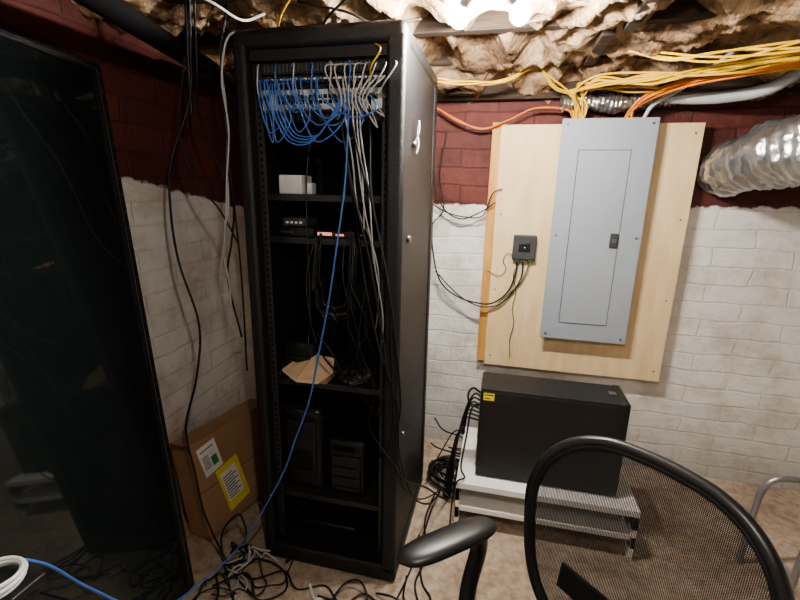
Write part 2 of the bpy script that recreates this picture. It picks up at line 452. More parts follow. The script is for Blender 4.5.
it = []
for i in range(14):
    xa = -.78+i*.016+random.uniform(-.006, .006); xb = -.74+i*.024+random.uniform(-.03, .03)
    d = random.choice([.02, .03, .05, .07, .09, .12, .15]); f = random.uniform(.04, .075)
    it.append(([(xa, 1.382, 1.834), (xa+.004, 1.382-f, 1.83), (xa+.02, 1.375-f, 1.80-d*.5), ((xa+xb)/2+random.uniform(0, .05), 1.368-f*.8, 1.77-d), (xb+.03, 1.375-f, 1.76-d*.4), (xb, 1.375-f*.5, 1.785), (xb, 1.381, 1.785)], .0024, 'cblue'))
for i in range(4):  # bunch drooping left of centre
    it.append(([(-.73+i*.012, 1.382, 1.834), (-.725+i*.01, 1.32, 1.81), (-.71+i*.012, 1.315, 1.73), (-.67+i*.01, 1.32, 1.655+i*.006), (-.60+i*.01, 1.315, 1.645+i*.008), (-.54, 1.32, 1.70), (-.50+i*.008, 1.33, 1.77), (-.50+i*.008, 1.381, 1.785)], .0026, 'cblue'))
for i in range(6):
    xa = -.78+i*.06
    it.append(([(xa, 1.382, 1.785), (xa+.01, 1.33, 1.80), (xa+.02, 1.315, 1.85), (xa+.01, 1.34, 1.88), (xa-.02, 1.38, 1.88)], .0024, 'cblue' if i % 2 else 'cgr'))
for i in range(8):
    xa = -.52+i*.021
    it.append(([(xa, 1.381, 1.785), (xa, 1.34, 1.80), (xa-.02+.01*i, 1.32, 1.86), (xa+.02, 1.375, 1.88)], .0024, 'cgr'))
    it.append(([(xa, 1.381, 1.835), (xa+.01, 1.33, 1.83), (xa+.03-.01*i, 1.32, 1.77), (xa+.01, 1.34, 1.72+random.uniform(-.03, .02)), (xa-.02, 1.36, 1.76)], .0024, 'cgr'))
it.append(([(-.42, 1.381, 1.835), (-.40, 1.33, 1.86), (-.37, 1.32, 1.90), (-.40, 1.36, 1.93)], .0026, 'cyel'))
it += [
    ([(-.49, 1.382, 1.79), (-.485, 1.33, 1.75), (-.46, 1.33, 1.6), (-.45, 1.35, 1.45), (-.43, 1.42, 1.35), (-.44, 1.5, 1.25)], .003, 'cgr'),
    ([(-.46, 1.382, 1.79), (-.455, 1.32, 1.74), (-.44, 1.32, 1.6), (-.415, 1.33, 1.42), (-.38, 1.35, 1.25), (-.40, 1.42, 1.1), (-.43, 1.5, 1.0)], .0028, 'cgr'),
    ([(-.44, 1.382, 1.79), (-.445, 1.33, 1.72), (-.425, 1.32, 1.55), (-.43, 1.35, 1.38), (-.47, 1.42, 1.36)], .0025, 'cgr'),
    ([(-.45, 1.382, 1.79), (-.43, 1.32, 1.68), (-.40, 1.31, 1.5), (-.39, 1.33, 1.3), (-.36, 1.34, 1.1), (-.38, 1.40, .95)], .0025, 'cgr'),
    ([(-.47, 1.382, 1.785), (-.46, 1.32, 1.72), (-.42, 1.30, 1.58), (-.385, 1.30, 1.46), (-.325, 1.30, 1.17), (-.285, 1.305, .82), (-.30, 1.31, .66), (-.27, 1.32, .50), (-.22, 1.55, .30), (-.17, 1.8, .06), (-.14, 1.9, .01)], .0038, 'cbl'),
    ([(-.50, 1.382, 1.785), (-.49, 1.32, 1.70), (-.45, 1.31, 1.5), (-.40, 1.31, 1.3), (-.36, 1.30, 1.1), (-.335, 1.305, .9), (-.37, 1.32, .75), (-.42, 1.44, .6)], .0038, 'cbl'),
    ([(-.52, 1.44, 1.6), (-.47, 1.40, 1.40), (-.42, 1.33, 1.22), (-.37, 1.31, 1.02), (-.30, 1.31, .80), (-.285, 1.31, .60), (-.25, 1.42, .35), (-.22, 1.7, .1), (-.2, 1.9, .012)], .0035, 'cbl'),
    ([(-.64, 1.45, 1.35), (-.66, 1.40, 1.20), (-.62, 1.36, 1.0), (-.55, 1.36, .88), (-.47, 1.42, .82)], .003, 'cbl'),
    ([(-.70, 1.50, .93), (-.66, 1.40, 1.02), (-.56, 1.36, .95), (-.50, 1.36, .84), (-.40, 1.38, .72), (-.37, 1.5, .5)], .0035, 'cbl'),
    ([(-.79, 1.45, .84), (-.80, 1.38, .75), (-.77, 1.36, .70), (-.68, 1.36, .69), (-.60, 1.42, .64), (-.62, 1.5, .55)], .0035, 'cbl'),
    ([(-.48, 1.44, 1.33), (-.43, 1.36, 1.2), (-.44, 1.33, 1.0), (-.38, 1.31, .85), (-.40, 1.32, .70), (-.36, 1.32, .62), (-.30, 1.31, .55), (-.26, 1.35, .42), (-.24, 1.6, .2), (-.2, 1.9, .02)], .003, 'cbl'),
    ([(-.42, 1.382, 1.80), (-.40, 1.32, 1.66), (-.39, 1.30, 1.5), (-.36, 1.30, 1.35), (-.33, 1.30, 1.2), (-.32, 1.30, 1.0), (-.31, 1.31, .7), (-.34, 1.32, .6), (-.40, 1.4, .5)], .0035, 'cbl'),
    ([(-.655, 1.50, 1.74), (-.66, 1.44, 1.6), (-.672, 1.44, 1.4), (-.668, 1.44, 1.1), (-.68, 1.43, .9)], .0022, 'dgrey'),
    ([(-.79, 1.42, .12), (-.78, 1.37, .15), (-.70, 1.38, .25), (-.62, 1.42, .34)], .0035, 'cbl'),
]
for i in range(4):
    x = -.53+.03*i; j = lambda s: random.uniform(-s, s)
    it.append(([(x, 1.44, 1.33), (x+j(.03), 1.40, 1.2), (x+.03+j(.03), 1.38, 1.05), (x+.04+j(.04), 1.38, .95), (x+.03+j(.03), 1.42, .84), (x+j(.05), 1.46, .80)], .003, 'cbl'))
cables('patch_cables', it, rack)
cables('blue_network_cable', [([(-.48, 1.382, 1.80), (-.47, 1.33, 1.76), (-.475, 1.305, 1.54), (-.505, 1.30, 1.33), (-.532, 1.29, 1.152), (-.575, 1.29, .95), (-.615, 1.29, .775), (-.67, 1.28, .62), (-.72, 1.275, .48), (-.82, 1.255, .28), (-.906, 1.236, .138), (-.96, 1.18, .08), (-1.0, 1.08, .07), (-1.0, .95, .13), (-.98, .84, .25), (-.95, .68, .52), (-.935, .58, .70), (-.955, .50, .753), (-.98, .3, .750)], .0034, 'cblue')])

# ------------------------------------------------------------ leaning glass rack door (left)
P0 = Vector((-1.055, 1.144, .004)); e1 = Vector((-.272, .162, 1.892)).normalized(); e2 = Vector((0, -.9963, .0853)).normalized()
e2 = (e2-e1*e2.dot(e1)).normalized(); nrm = e2.cross(e1)
if nrm.x < 0: nrm = -nrm
Md = Matrix(((e2.x, e1.x, nrm.x, P0.x), (e2.y, e1.y, nrm.y, P0.y), (e2.z, e1.z, nrm.z, P0.z), (0, 0, 0, 1)))
door = empty('glass_cabinet_door', Md)
W, H, T = .60, 1.915, .022
b = B(); fw = .032
b.box((0, 0, -T), (fw, H, 0), 'black'); b.box((W-fw, 0, -T), (W, H, 0), 'black')
b.box((fw, 0, -T), (W-fw, fw, 0), 'black'); b.box((fw, H-fw, -T), (W-fw, H, 0), 'black')
for i in range(34):
    yy = .03+i*(H-.06)/33
    b.cyl((.009, yy, -.001), (.009, yy, .0012), .0030, 'edge', seg=8)
b.box((.018, .02, -.002), (.020, H-.02, .0015), 'edge')
b.box((.02, H-.020, -.002), (W-.02, H-.018, .0015), 'edge')
o = b.obj('door_frame', door, bevel=.002)
b = B(); b.box((fw-.004, fw-.004, -.012), (W-fw+.004, H-fw+.004, -.007), 'glass'); b.obj('glass_pane', door)
b = B(); b.rbox((W-.028, H*.5-.06, 0), (W-.008, H*.5+.06, .012), 'edge', .004, 2); b.obj('door_handle', door)
b = B(); b.box((-1.10, .56, 0), (-1.02, .62, .034), 'stud'); b.obj('wood_shim', bevel=.002)

# ------------------------------------------------------------ cardboard box leaning by the left wall
Mb = Matrix.Translation((-1.125, 1.335, .0)) @ Matrix.Rotation(math.radians(-13), 4, 'Z') @ Matrix.Rotation(math.radians(-9), 4, 'Y')
cb = empty('cardboard_box', Mb)
b = B(); b.box((-.12, 0, .022), (0, .46, .46), 'cardboard'); b.box((-.001, .003, .235), (.0006, .457, .238), 'ink')
b.box((-.122, .0, .435), (.0015, .462, .462), 'cardboard'); b.obj('carton', cb, bevel=.003)
b = B()
R = RX(math.radians(9))
def lab(y, z, w, h, k, dx=.002, rr=R, piv=None): b.box((0.0, y, z), (dx, y+w, z+h), k, rr, piv)
pv = (0, .09, .38)
lab(.035, .295, .095, .14, 'paper', .002, R, pv); lab(.045, .41, .07, .004, 'ink', .0028, R, pv)
lab(.085, .32, .03, .045, 'green', .0028, R, pv)
for i in range(6): lab(.045, .325+i*.011, .032, .004, 'ink', .0028, R, pv)
pv = (0, .18, .2)
lab(.11, .075, .125, .225, 'yellowp', .002, R, pv); lab(.122, .12, .09, .15, 'paper', .0028, R, pv)
for i in range(9): lab(.13, .13+i*.014, .055+.018*(i % 2), .004, 'ink', .0034, R, pv)
b.obj('shipping_labels', cb)

# ------------------------------------------------------------ small side table with coiled white cable (bottom left)
b = B()
b.rbox((-1.10, .08, .725), (-.845, .535, .745), 'blackpl', .004, 2)
for x in (-1.085, -.875):
    for y in (.10, .50): b.box((x, y, 0), (x+.02, y+.02, .726), 'black')
b.obj('side_table')
it = []
for i in range(4):
    R_ = .045+.003*math.sin(i*2.1); z = .752+i*.006
    it.append(([(-.908+R_*math.cos(t*math.pi/5), .485+R_*math.sin(t*math.pi/5), z+.004*math.sin(t*math.pi/5+i)) for t in range(10)], .0042, 'whitepl', True))
cables('white_cable_coil', it, res=4)

# ------------------------------------------------------------ plywood backer + breaker panel
b = B()
b.box((-.028, 2.335, .565), (.872, 2.353, 1.835), 'ply')
for x in (.0, .84):
    for z in (.62, 1.0, 1.4, 1.79): b.cyl((x, 2.333, z), (x, 2.3352, z), .005, 'edge', seg=10)
b.obj('plywood_board', bevel=.0015)
b = B()
b.box((-.072, 2.354, .575), (-.005, 2.409, 1.85), 'stud')
b.box((.79, 2.354, .575), (.855, 2.409, 1.83), 'stud')
b.box((-.005, 2.354, 1.77), (.79, 2.409, 1.83), 'stud'); b.box((-.005, 2.354, .6), (.79, 2.409, .66), 'stud')
b.obj('stud_frame', bevel=.002)
bp_ = empty('breaker_panel')
b = B()
b.box((.265, 2.275, .79), (.648, 2.334, 1.835), 'panel')
b.box((.25, 2.262, .775), (.663, 2.276, 1.85), 'panel'); b.obj('enclosure', bp_, bevel=.004)
b = B()
b.box((.333, 2.2605, .865), (.563, 2.2625, 1.712), 'panelgap')
b.box((.336, 2.257, .868), (.560, 2.2615, 1.709), 'panel'); b.obj('panel_door', bp_, bevel=.001)
b = B()
b.rbox((.522, 2.249, 1.262), (.557, 2.258, 1.33), 'dgrey', .003, 2)
b.box((.530, 2.246, 1.285), (.550, 2.250, 1.305), 'edge')
for x in (.275, .638):
    for z in (.80, 1.31, 1.825): b.cyl((x, 2.258, z), (x, 2.263, z), .006, 'edge', seg=12)
b.obj('latch_and_screws', bp_)
b = B()
b.rbox((.075, 2.295, 1.175), (.19, 2.334, 1.30), 'dgrey', .006, 3)
b.rbox((.105, 2.292, 1.215), (.16, 2.297, 1.26), 'blackpl', .003, 2)
b.box((.130, 2.2905, 1.236), (.136, 2.2925, 1.24), 'ledb')
for i in range(3): b.box((.095+i*.03, 2.30, 1.165), (.108+i*.03, 2.325, 1.178), 'cgreen')
b.obj('fiber_terminal_box')
it = []
it += [([(.101, 2.31, 1.17), (.10, 2.31, 1.10), (.07, 2.31, 1.0), (0, 2.30, .935), (-.08, 2.30, .925), (-.2, 2.32, .95), (-.30, 2.33, 1.03), (-.35, 2.34, 1.2), (-.36, 2.35, 1.35)], .0042, 'cbl'),
       ([(.131, 2.31, 1.17), (.13, 2.31, 1.08), (.09, 2.32, .99), (.02, 2.31, .92), (-.08, 2.30, .91), (-.2, 2.33, .96), (-.33, 2.34, 1.08)], .0035, 'cbl'),
       ([(.16, 2.31, 1.17), (.157, 2.315, 1.12), (.13, 2.32, 1.05), (.11, 2.322, 1.02), (.02, 2.31, .93)], .003, 'cgreen'),
       ([(.12, 2.32, 1.17), (.09, 2.322, 1.09), (.11, 2.324, 1.0), (.10, 2.325, .9), (.115, 2.325, .82), (.10, 2.325, .72), (.11, 2.325, .62)], .0018, 'cbl'),
       ([(.08, 2.32, 1.19), (.05, 2.322, 1.20), (.03, 2.322, 1.16), (.05, 2.322, 1.12), (.02, 2.322, 1.08), (-.05, 2.33, 1.10)], .0016, 'cbl'),
       ([(-.36, 2.37, 1.62), (-.34, 2.36, 1.5), (-.29, 2.35, 1.41), (-.2, 2.34, 1.37), (-.1, 2.34, 1.41), (-.03, 2.32, 1.46)], .0035, 'cbl'),
       ([(-.38, 2.37, 1.45), (-.28, 2.35, 1.40), (-.18, 2.34, 1.38), (-.09, 2.34, 1.39), (-.05, 2.32, 1.5), (.0, 2.32, 1.53)], .003, 'cbl'),
       ([(-.30, 2.37, 1.82), (-.33, 2.36, 1.6), (-.30, 2.35, 1.42), (-.36, 2.34, 1.32), (-.37, 2.3, 1.1)], .003, 'cbl')]
cables('wall_cables', it)

# ------------------------------------------------------------ wiring at the ceiling
it = []
it += bundle([(.34, 2.30, 1.84), (.335, 2.29, 1.90), (.31, 2.25, 1.97), (.38, 2.17, 1.985), (.55, 2.10, 1.975), (.75, 2.02, 1.975), (.95, 1.90, 1.98), (1.3, 1.75, 1.99), (1.7, 1.65, 2.0)], 8, .026, .0045, 'cyel', .4)
it += bundle([(.31, 2.30, 1.84), (.30, 2.29, 1.91), (.27, 2.27, 1.96), (.2, 2.24, 1.99), (.14, 2.2, 2.04)], 4, .014, .0045, 'cyel', .4)
it += bundle([(.55, 2.30, 1.84), (.56, 2.28, 1.90), (.62, 2.22, 1.95), (.74, 2.12, 1.965), (.92, 1.96, 1.97), (1.25, 1.80, 1.98), (1.7, 1.7, 2.0)], 5, .02, .0045, 'cyel', .4)
it += bundle([(.52, 2.30, 1.84), (.54, 2.28, 1.88), (.60, 2.22, 1.93), (.70, 2.11, 1.955), (.88, 1.96, 1.96), (1.1, 1.78, 1.98)], 4, .014, .0045, 'cora', .4)
it += bundle([(-.46, 2.07, 2.01), (-.3, 2.08, 1.985), (-.18, 2.10, 1.982), (-.03, 2.13, 1.99), (.08, 2.17, 2.05)], 6, .012, .0042, 'cyel')
it += bundle([(-.36, 2.34, 1.92), (-.25, 2.33, 1.86), (-.12, 2.33, 1.82), (0, 2.325, 1.855), (.12, 2.31, 1.90), (.26, 2.30, 1.90), (.30, 2.30, 1.85)], 2, .008, .004, 'cora', .3)
it += bundle([(.60, 2.30, 1.84), (.63, 2.28, 1.90), (.70, 2.20, 1.95), (.76, 2.1, 1.99), (.80, 2.0, 2.04)], 1, .004, .009, 'cgr', .3)
it += bundle([(.45, 2.0, 2.06), (.55, 1.94, 2.01), (.72, 1.85, 1.98), (.95, 1.72, 1.975), (1.4, 1.55, 1.99)], 4, .018, .0042, 'cyel')
it += bundle([(.25, 2.28, 1.96), (.36, 2.26, 1.98), (.5, 2.22, 1.96), (.62, 2.2, 1.96)], 2, .015, .0042, 'cyel')
cables('electrical_cables', it, res=3)

def duct(name, path, r, rib=.035, amp=.006, wr=.012, r_end=None):
    q = smooth_path(path, 24)
    bm = bmesh.new(); rings = []; seg = 56; L_ = 0; prev = q[0]
    up = Vector((0, 0, 1)); r_end = r_end or r
    for i, p in enumerate(q):
        L_ += (p-prev).length; prev = p
        t = (q[min(i+1, len(q)-1)]-q[max(i-1, 0)]).normalized()
        a = t.cross(up).normalized(); c = a.cross(t)
        rb = r+(r_end-r)*i/len(q)
        rr = rb+amp*math.sin(2*math.pi*L_/rib)
        ring = []
        for k in range(seg):
            th = 2*math.pi*k/seg; d = a*math.cos(th)+c*math.sin(th)
            s_ = p+d*r
            v = p+d*(rr+wr*1.3*noise.noise(s_*11)+wr*(.3-abs(noise.noise(s_*24)))+wr*.6*noise.noise(s_*55))
            ring.append(bm.verts.new(v))
        rings.append(ring)
    for a, c in zip(rings, rings[1:]):
        for k in range(seg):
            f = bm.faces.new((a[k], a[(k+1) % seg], c[(k+1) % seg], c[k])); f.smooth = True
    bm.faces.new(rings[0]); bm.faces.new(rings[-1])
    bmesh.ops.recalc_face_normals(bm, faces=bm.faces[:])
    me = bpy.data.meshes.new(name); bm.to_mesh(me); bm.free(); me.materials.append(M['foil'])
    o = bpy.data.objects.new(name, me); COL.objects.link(o); return o
duct('foil_air_duct', [(1.005, 2.39, 1.635), (1.00, 2.28, 1.64), (1.03, 2.10, 1.67), (1.11, 1.9, 1.70), (1.25, 1.68, 1.73), (1.48, 1.45, 1.78), (1.73, 1.25, 1.82)], .108, .04, .004, .014, .135)
duct('flexible_vent_duct', [(.24, 2.31, 1.925), (.36, 2.33, 1.93), (.5, 2.335, 1.92), (.64, 2.33, 1.93), (.74, 2.31, 1.95)], .034, .02, .003, .010)
cables('white_vent_hose', [([(.66, 2.30, 1.94), (.76, 2.27, 1.925), (.90, 2.22, 1.92), (1.02, 2.15, 1.94), (1.1, 2.05, 2.02)], .024, 'cgr')], res=5)

# black drain pipe
b = B()
d = Vector((-.15, .62, 0)).normalized(); p = Vector((-1.01, 1.0, 1.955))
b.cyl(p-d*1.9, p+d*1.05, .033, 'pipe', seg=28)
b.cyl(p+d*.60, p+d*.70, .041, 'pipe', seg=28); b.cyl(p-d*.2, p-d*.1, .041, 'pipe', seg=28)
b.obj('drain_pipe')

it = [
 ([(-1.0, 1.35, 2.10), (-1.02, 1.36, 1.95), (-1.05, 1.37, 1.79), (-1.11, 1.33, 1.6), (-1.128, 1.32, 1.46), (-1.12, 1.32, 1.25), (-1.06, 1.32, 1.01), (-1.08, 1.30, .8), (-1.125, 1.27, .60), (-1.10, 1.265, .4), (-1.08, 1.265, .23), (-1.0, 1.25, .06), (-.9, 1.2, .008), (-.8, 1.15, .008)], .0042, 'cbl'),
 ([(-.99, 1.36, 2.10), (-1.01, 1.37, 1.9), (-1.055, 1.42, 1.75), (-1.04, 1.48, 1.6), (-1.0, 1.5, 1.45), (-1.02, 1.5, 1.3), (-1.05, 1.5, 1.15), (-1.02, 1.52, .9)], .004, 'cbl'),
 ([(-.97, 1.5, 2.1), (-.98, 1.46, 1.95), (-1.0, 1.5, 1.78), (-1.0, 1.48, 1.6), (-1.01, 1.48, 1.42), (-1.045, 1.48, 1.28), (-1.03, 1.48, 1.12), (-1.05, 1.5, .95)], .0035, 'cgr'),
 ([(-.84, 1.42, 1.995), (-.88, 1.36, 1.97), (-.915, 1.36, 1.85), (-.93, 1.40, 1.7), (-.95, 1.40, 1.55), (-.97, 1.40, 1.38), (-1.03, 1.44, 1.22)], .0036, 'cgr'),
 ([(-.92, 1.42, 2.08), (-.94, 1.40, 1.9), (-.95, 1.42, 1.6), (-.955, 1.45, 1.2), (-.94, 1.42, .8)], .0035, 'cbl'),
 ([(-1.0, 1.30, 1.9), (-1.07, 1.33, 1.68), (-1.05, 1.38, 1.52), (-1.0, 1.42, 1.42), (-.95, 1.44, 1.3)], .0035, 'cbl'),
 ([(-1.02, 1.36, 2.1), (-1.04, 1.37, 1.93), (-1.055, 1.38, 1.75)], .006, 'cbl'),
 ([(-.80, 1.45, 2.06), (-.84, 1.38, 2.02), (-.9, 1.32, 2.05), (-1.0, 1.25, 2.09)], .004, 'whitepl'),
 ([(-.60, 1.30, 2.08), (-.68, 1.34, 2.02), (-.75, 1.42, 2.0), (-.85, 1.5, 2.05)], .003, 'cyel'),
 ([(-.40, 1.30, 2.07), (-.55, 1.36, 2.0), (-.62, 1.5, 1.995), (-.7, 1.7, 2.05)], .004, 'cbl'),
 ([(-.30, 1.55, 2.05), (-.42, 1.45, 2.01), (-.5, 1.40, 2.03), (-.65, 1.38, 2.06)], .004, 'cbl'),
]
cables('hanging_cables', it)

it = []
for i in range(11):
    R_ = random.uniform(.07, .125); cx = -.15+random.uniform(-.02, .03); cy = 2.05+random.uniform(-.04, .03); z = .008+i*.006
    it.append(([(cx+R_*math.cos(t*math.pi/4)*1.1, cy+R_*.9*math.sin(t*math.pi/4), z+random.uniform(0, .012)) for t in range(8)], .0042, 'cbl', True))
it += [([(-.28, 1.95, .03), (-.22, 2.1, .12), (-.15, 2.2, .2), (-.05, 2.2, .12), (-.12, 2.05, .03)], .004, 'cbl'),
       ([(-.28, 2.1, .16), (-.24, 2.05, .17), (-.15, 2.1, .12), (-.08, 2.2, .06), (-.2, 2.3, .02)], .004, 'cbl'),
       ([(-.28, 2.2, .26), (-.22, 2.15, .22), (-.12, 2.2, .16), (-.10, 2.25, .06), (-.2, 2.3, .02)], .004, 'cbl'),
       ([(-.27, 2.1, .05), (-.20, 1.9, .05), (-.13, 1.85, .03), (-.13, 1.95, .02), (-.13, 2.15, .01)], .0055, 'cbl')]
cables('cable_coil', it)
it = []
def fl(pts, r=.0035, k='cbl'): it.append(([(x, y, z) for x, y, z in pts], r, k))
fl([(-.95, 1.26, .006), (-.85, 1.22, .006), (-.74, 1.27, .02), (-.66, 1.22, .006), (-.56, 1.26, .006), (-.47, 1.20, .006), (-.40, 1.26, .012), (-.30, 1.22, .006), (-.27, 1.30, .006), (-.24, 1.5, .006), (-.22, 1.8, .006)])
fl([(-.98, 1.15, .01), (-.86, 1.20, .05), (-.78, 1.14, .01), (-.7, 1.2, .01), (-.75, 1.28, .01), (-.86, 1.29, .03), (-.98, 1.24, .02)], .004)
fl([(-.52, 1.18, .006), (-.48, 1.27, .03), (-.42, 1.28, .04), (-.38, 1.22, .02), (-.45, 1.17, .006), (-.55, 1.12, .006)], .004)
fl([(-.26, 1.38, .006), (-.25, 1.28, .01), (-.20, 1.24, .03), (-.15, 1.3, .01), (-.2, 1.38, .006), (-.25, 1.6, .006)], .004)
fl([(-1.0, 1.30, .02), (-.93, 1.31, .10), (-.96, 1.32, .2), (-1.02, 1.28, .12), (-.95, 1.2, .01), (-.8, 1.05, .006)], .004)
fl([(-.93, 1.30, .01), (-.90, 1.20, .01), (-.84, 1.1, .006), (-.70, 1.08, .006), (-.6, 1.14, .006), (-.5, 1.1, .006)], .003, 'cgr')
fl([(-1.0, 1.2, .01), (-.92, 1.1, .03), (-.9, 1.0, .01), (-.8, .95, .006)], .004)
fl([(-.97, 1.34, .006), (-.92, 1.28, .04), (-.97, 1.22, .05), (-1.0, 1.28, .02), (-.94, 1.33, .03)], .003, 'cgr')
fl([(-.62, 1.25, .006), (-.58, 1.2, .006), (-.54, 1.21, .006)], .006, 'whitepl')
for i in range(9):
    x, y = random.uniform(-.98, -.84), random.uniform(1.12, 1.30); pts = [(x, y, .01)]; a = random.uniform(-2, 2)
    for _ in range(8):
        a += random.uniform(-1.2, 1.2); x += .055*math.cos(a); y += .05*math.sin(a)
        x = min(max(x, -1.0), -.60); y = min(max(y, 1.0), 1.315); pts.append((x, y, random.uniform(.006, .06)))
    fl(pts, random.choice([.003, .004]), 'cbl' if i % 4 else 'cgr')
for i in range(3):
    x, y = random.uniform(-.6, -.3), random.uniform(1.1, 1.28); pts = [(x, y, .01)]; a = random.uniform(-1, 1)
    for _ in range(7):
        a += random.uniform(-.9, .9); x += .06*math.cos(a); y += .045*math.sin(a)
        x = min(x, -.12); y = min(max(y, 1.05), 1.31); pts.append((x, y, random.uniform(.006, .03)))
    fl(pts, .0038)
fl([(-.22, 1.9, .006), (-.24, 1.7, .006), (-.20, 1.5, .008), (-.22, 1.35, .006), (-.17, 1.22, .008), (-.2, 1.1, .006)], .004)
cables('floor_cables', it)

# ------------------------------------------------------------ white low shelf table
b = B()
TX0, TX1, TY0, TY1 = -.105, .655, 1.69, 2.18
b.box((TX0, TY0, .215), (TX1, TY1, .245), 'white')
b.box((TX0+.02, TY0+.01, .092), (TX1-.002, TY1-.005, .118), 'white')
for x in (TX0, TX1-.02):
    b.box((x, TY0, 0), (x+.02, TY0+.06, .216), 'white'); b.box((x, TY1-.06, 0), (x+.02, TY1, .216), 'white')
    b.box((x, TY0, .15), (x+.02, TY1, .216), 'white')
    b.box((x, TY0, .06), (x+.02, TY1, .118), 'white')
b.box((TX0, TY1-.012, .04), (TX1, TY1, .216), 'white')
b.obj('white_low_table', bevel=.002)

# ------------------------------------------------------------ tower computer
pc = empty('desktop_computer')
b = B()
cx0, cx1, cy0, cy1, cz0, cz1 = -.025, .575, 1.755, 1.945, .256, .683
b.box((cx0, cy0, cz0), (cx1-.03, cy1, cz1), 'black')
b.rbox((cx1-.034, cy0-.003, cz0-.002), (cx1, cy1+.003, cz1+.004), 'blackpl', .008, 3)
b.box((cx0+.01, cy0-.002, cz0+.012), (cx1-.045, cy0+.001, cz1-.012), 'black')
b.obj('case', pc, bevel=.003)
b = B()
for x in (.03, .51):
    for y in (1.78, 1.925): b.cyl((x, y, .2455), (x, y, .258), .014, 'blackpl')
b.box((cx0-.003, cy0+.02, .56), (cx0+.001, cy1-.02, .66), 'edge')
b.box((cx0-.004, cy0+.03, .42), (cx0+.001, cy0+.08, .52), 'edge')
for i in range(6): b.box((cx0-.0035, cy0+.02, .29+i*.018), (cx0+.001, cy1-.03, .30+i*.018), 'edge')
b.box((cx0+.012, cy0-.0032, .632), (cx0+.058, cy0-.001, .666), 'yellowp')
b.box((cx0+.016, cy0-.0038, .655), (cx0+.054, cy0-.002, .660), 'ink')
b.box((cx0+.016, cy0-.0038, .640), (cx0+.040, cy0-.002, .644), 'ink')
b.rbox((.51, 1.84, cz1+.001), (.54, 1.87, cz1+.004), 'edge', .001, 1)
b.obj('ports_and_feet', pc)
it = []
for i in range(7):
    y = 1.79+i*.018; z = .63-i*.03
    it.append(([(cx0, y, z), (-.055-.006*i, y-.01, z+.01), (-.085-.01*random.random(), y, z-.08), (-.12-.01*random.random(), y+.02, .35), (-.13-.005*i, y+.03, .18), (-.15-.005*i, y+.06, .03), (-.18, y+.1, .01)], .0042, 'cbl'))
it.append(([(cx0, 1.80, .64), (-.06, 1.79, .665), (-.08, 1.78, .64), (-.07, 1.77, .60), (-.03, 1.775, .59)], .005, 'cbl'))
it.append(([(cx0, 1.78, .60), (-.06, 1.76, .58), (-.075, 1.74, .45), (-.09, 1.73, .30), (-.07, 1.71, .262), (-.10, 1.68, .255), (-.115, 1.67, .18), (-.12, 1.66, .02)], .004, 'cbl'))
cables('computer_cords', it, pc)

# ------------------------------------------------------------ mesh office chair
Mc = Matrix.Translation((.146, .600, 0)) @ Matrix.Rotation(math.radians(-41), 4, 'Z')
ch = empty('office_chair', Mc)
def bk(t, r):
    c, s_ = math.cos(t), math.sin(t)
    x = r*.235*math.copysign(abs(c)**.62, c); z = .765+r*.243*math.copysign(abs(s_)**.72, s_)
    x *= .90+.10*min(1, max(0, (z-.52)/.3))
    y = .27+.20*(z-.765)-.9*x*x+.02*math.cos((z-.62)*9)
    return Vector((x, y, z))
bm = bmesh.new(); uvl = bm.loops.layers.uv.new('UVMap'); rr = []
ctr = bm.verts.new(bk(0, 0)); n = 64
for k in range(1, 11): rr.append([bm.verts.new(bk(2*math.pi*i/n, k/10)) for i in range(n)])
for i in range(n): bm.faces.new((ctr, rr[0][i], rr[0][(i+1) % n]))
for a, c in zip(rr, rr[1:]):
    for i in range(n): bm.faces.new((a[i], a[(i+1) % n], c[(i+1) % n], c[i]))
for f in bm.faces:
    f.smooth = True
    for l in f.loops: l[uvl].uv = (l.vert.co.x, l.vert.co.z)
me = bpy.data.meshes.new('back_mesh'); bm.to_mesh(me); bm.free(); me.materials.append(M['fabric'])
o = bpy.data.objects.new('back_mesh', me); COL.objects.link(o); o.parent = ch
cables('back_frame', [([bk(2*math.pi*i/40, 1.0) for i in range(40)], .0125, 'blackpl', True),
                      ([bk(2*math.pi*i/40, .965)+Vector((0, -.003, 0)) for i in range(40)], .008, 'blackpl', True),
                      ([bk(math.pi*1.5, 1.0), (0, .275, .58), (0, .31, .53), (0, .27, .43), (0, .1, .42)], .022, 'blackpl')], ch, res=5)
b = B(); band = []
for i in range(17):
    x = -.16+.375*i/16; zc = .60+4.2*max(x, 0)**2+1.0*min(x, 0)**2
    y = .27+.20*(zc-.765)-.9*x*x+.02*math.cos((zc-.62)*9)+.022
    band.append([b.bm.verts.new(v) for v in ((x, y, zc-.03), (x, y+.008, zc-.03), (x, y+.008+.012, zc+.03), (x, y+.012, zc+.03))])
mi = b.mi('blackpl')
for a, c in zip(band, band[1:]):
    for k in range(4):
        f = b.bm.faces.new((a[k], a[(k+1) % 4], c[(k+1) % 4], c[k])); f.smooth = True
b.bm.faces.new(band[0]); b.bm.faces.new(band[-1])
b.obj('lumbar_support', ch, bevel=.002)
b = B()
b.rbox((-.245, -.24, .435), (.245, .23, .505), 'blackpl', .033, 5)
b.rbox((-.12, -.12, .395), (.12, .14, .437), 'black', .01, 2)
b.obj('seat', ch)
b = B()
b.cyl((0, 0, .10), (0, 0, .25), .03, 'blackpl'); b.cyl((0, 0, .25), (0, 0, .40), .016, 'edge')
b.cyl((0, 0, .07), (0, 0, .12), .045, 'blackpl')
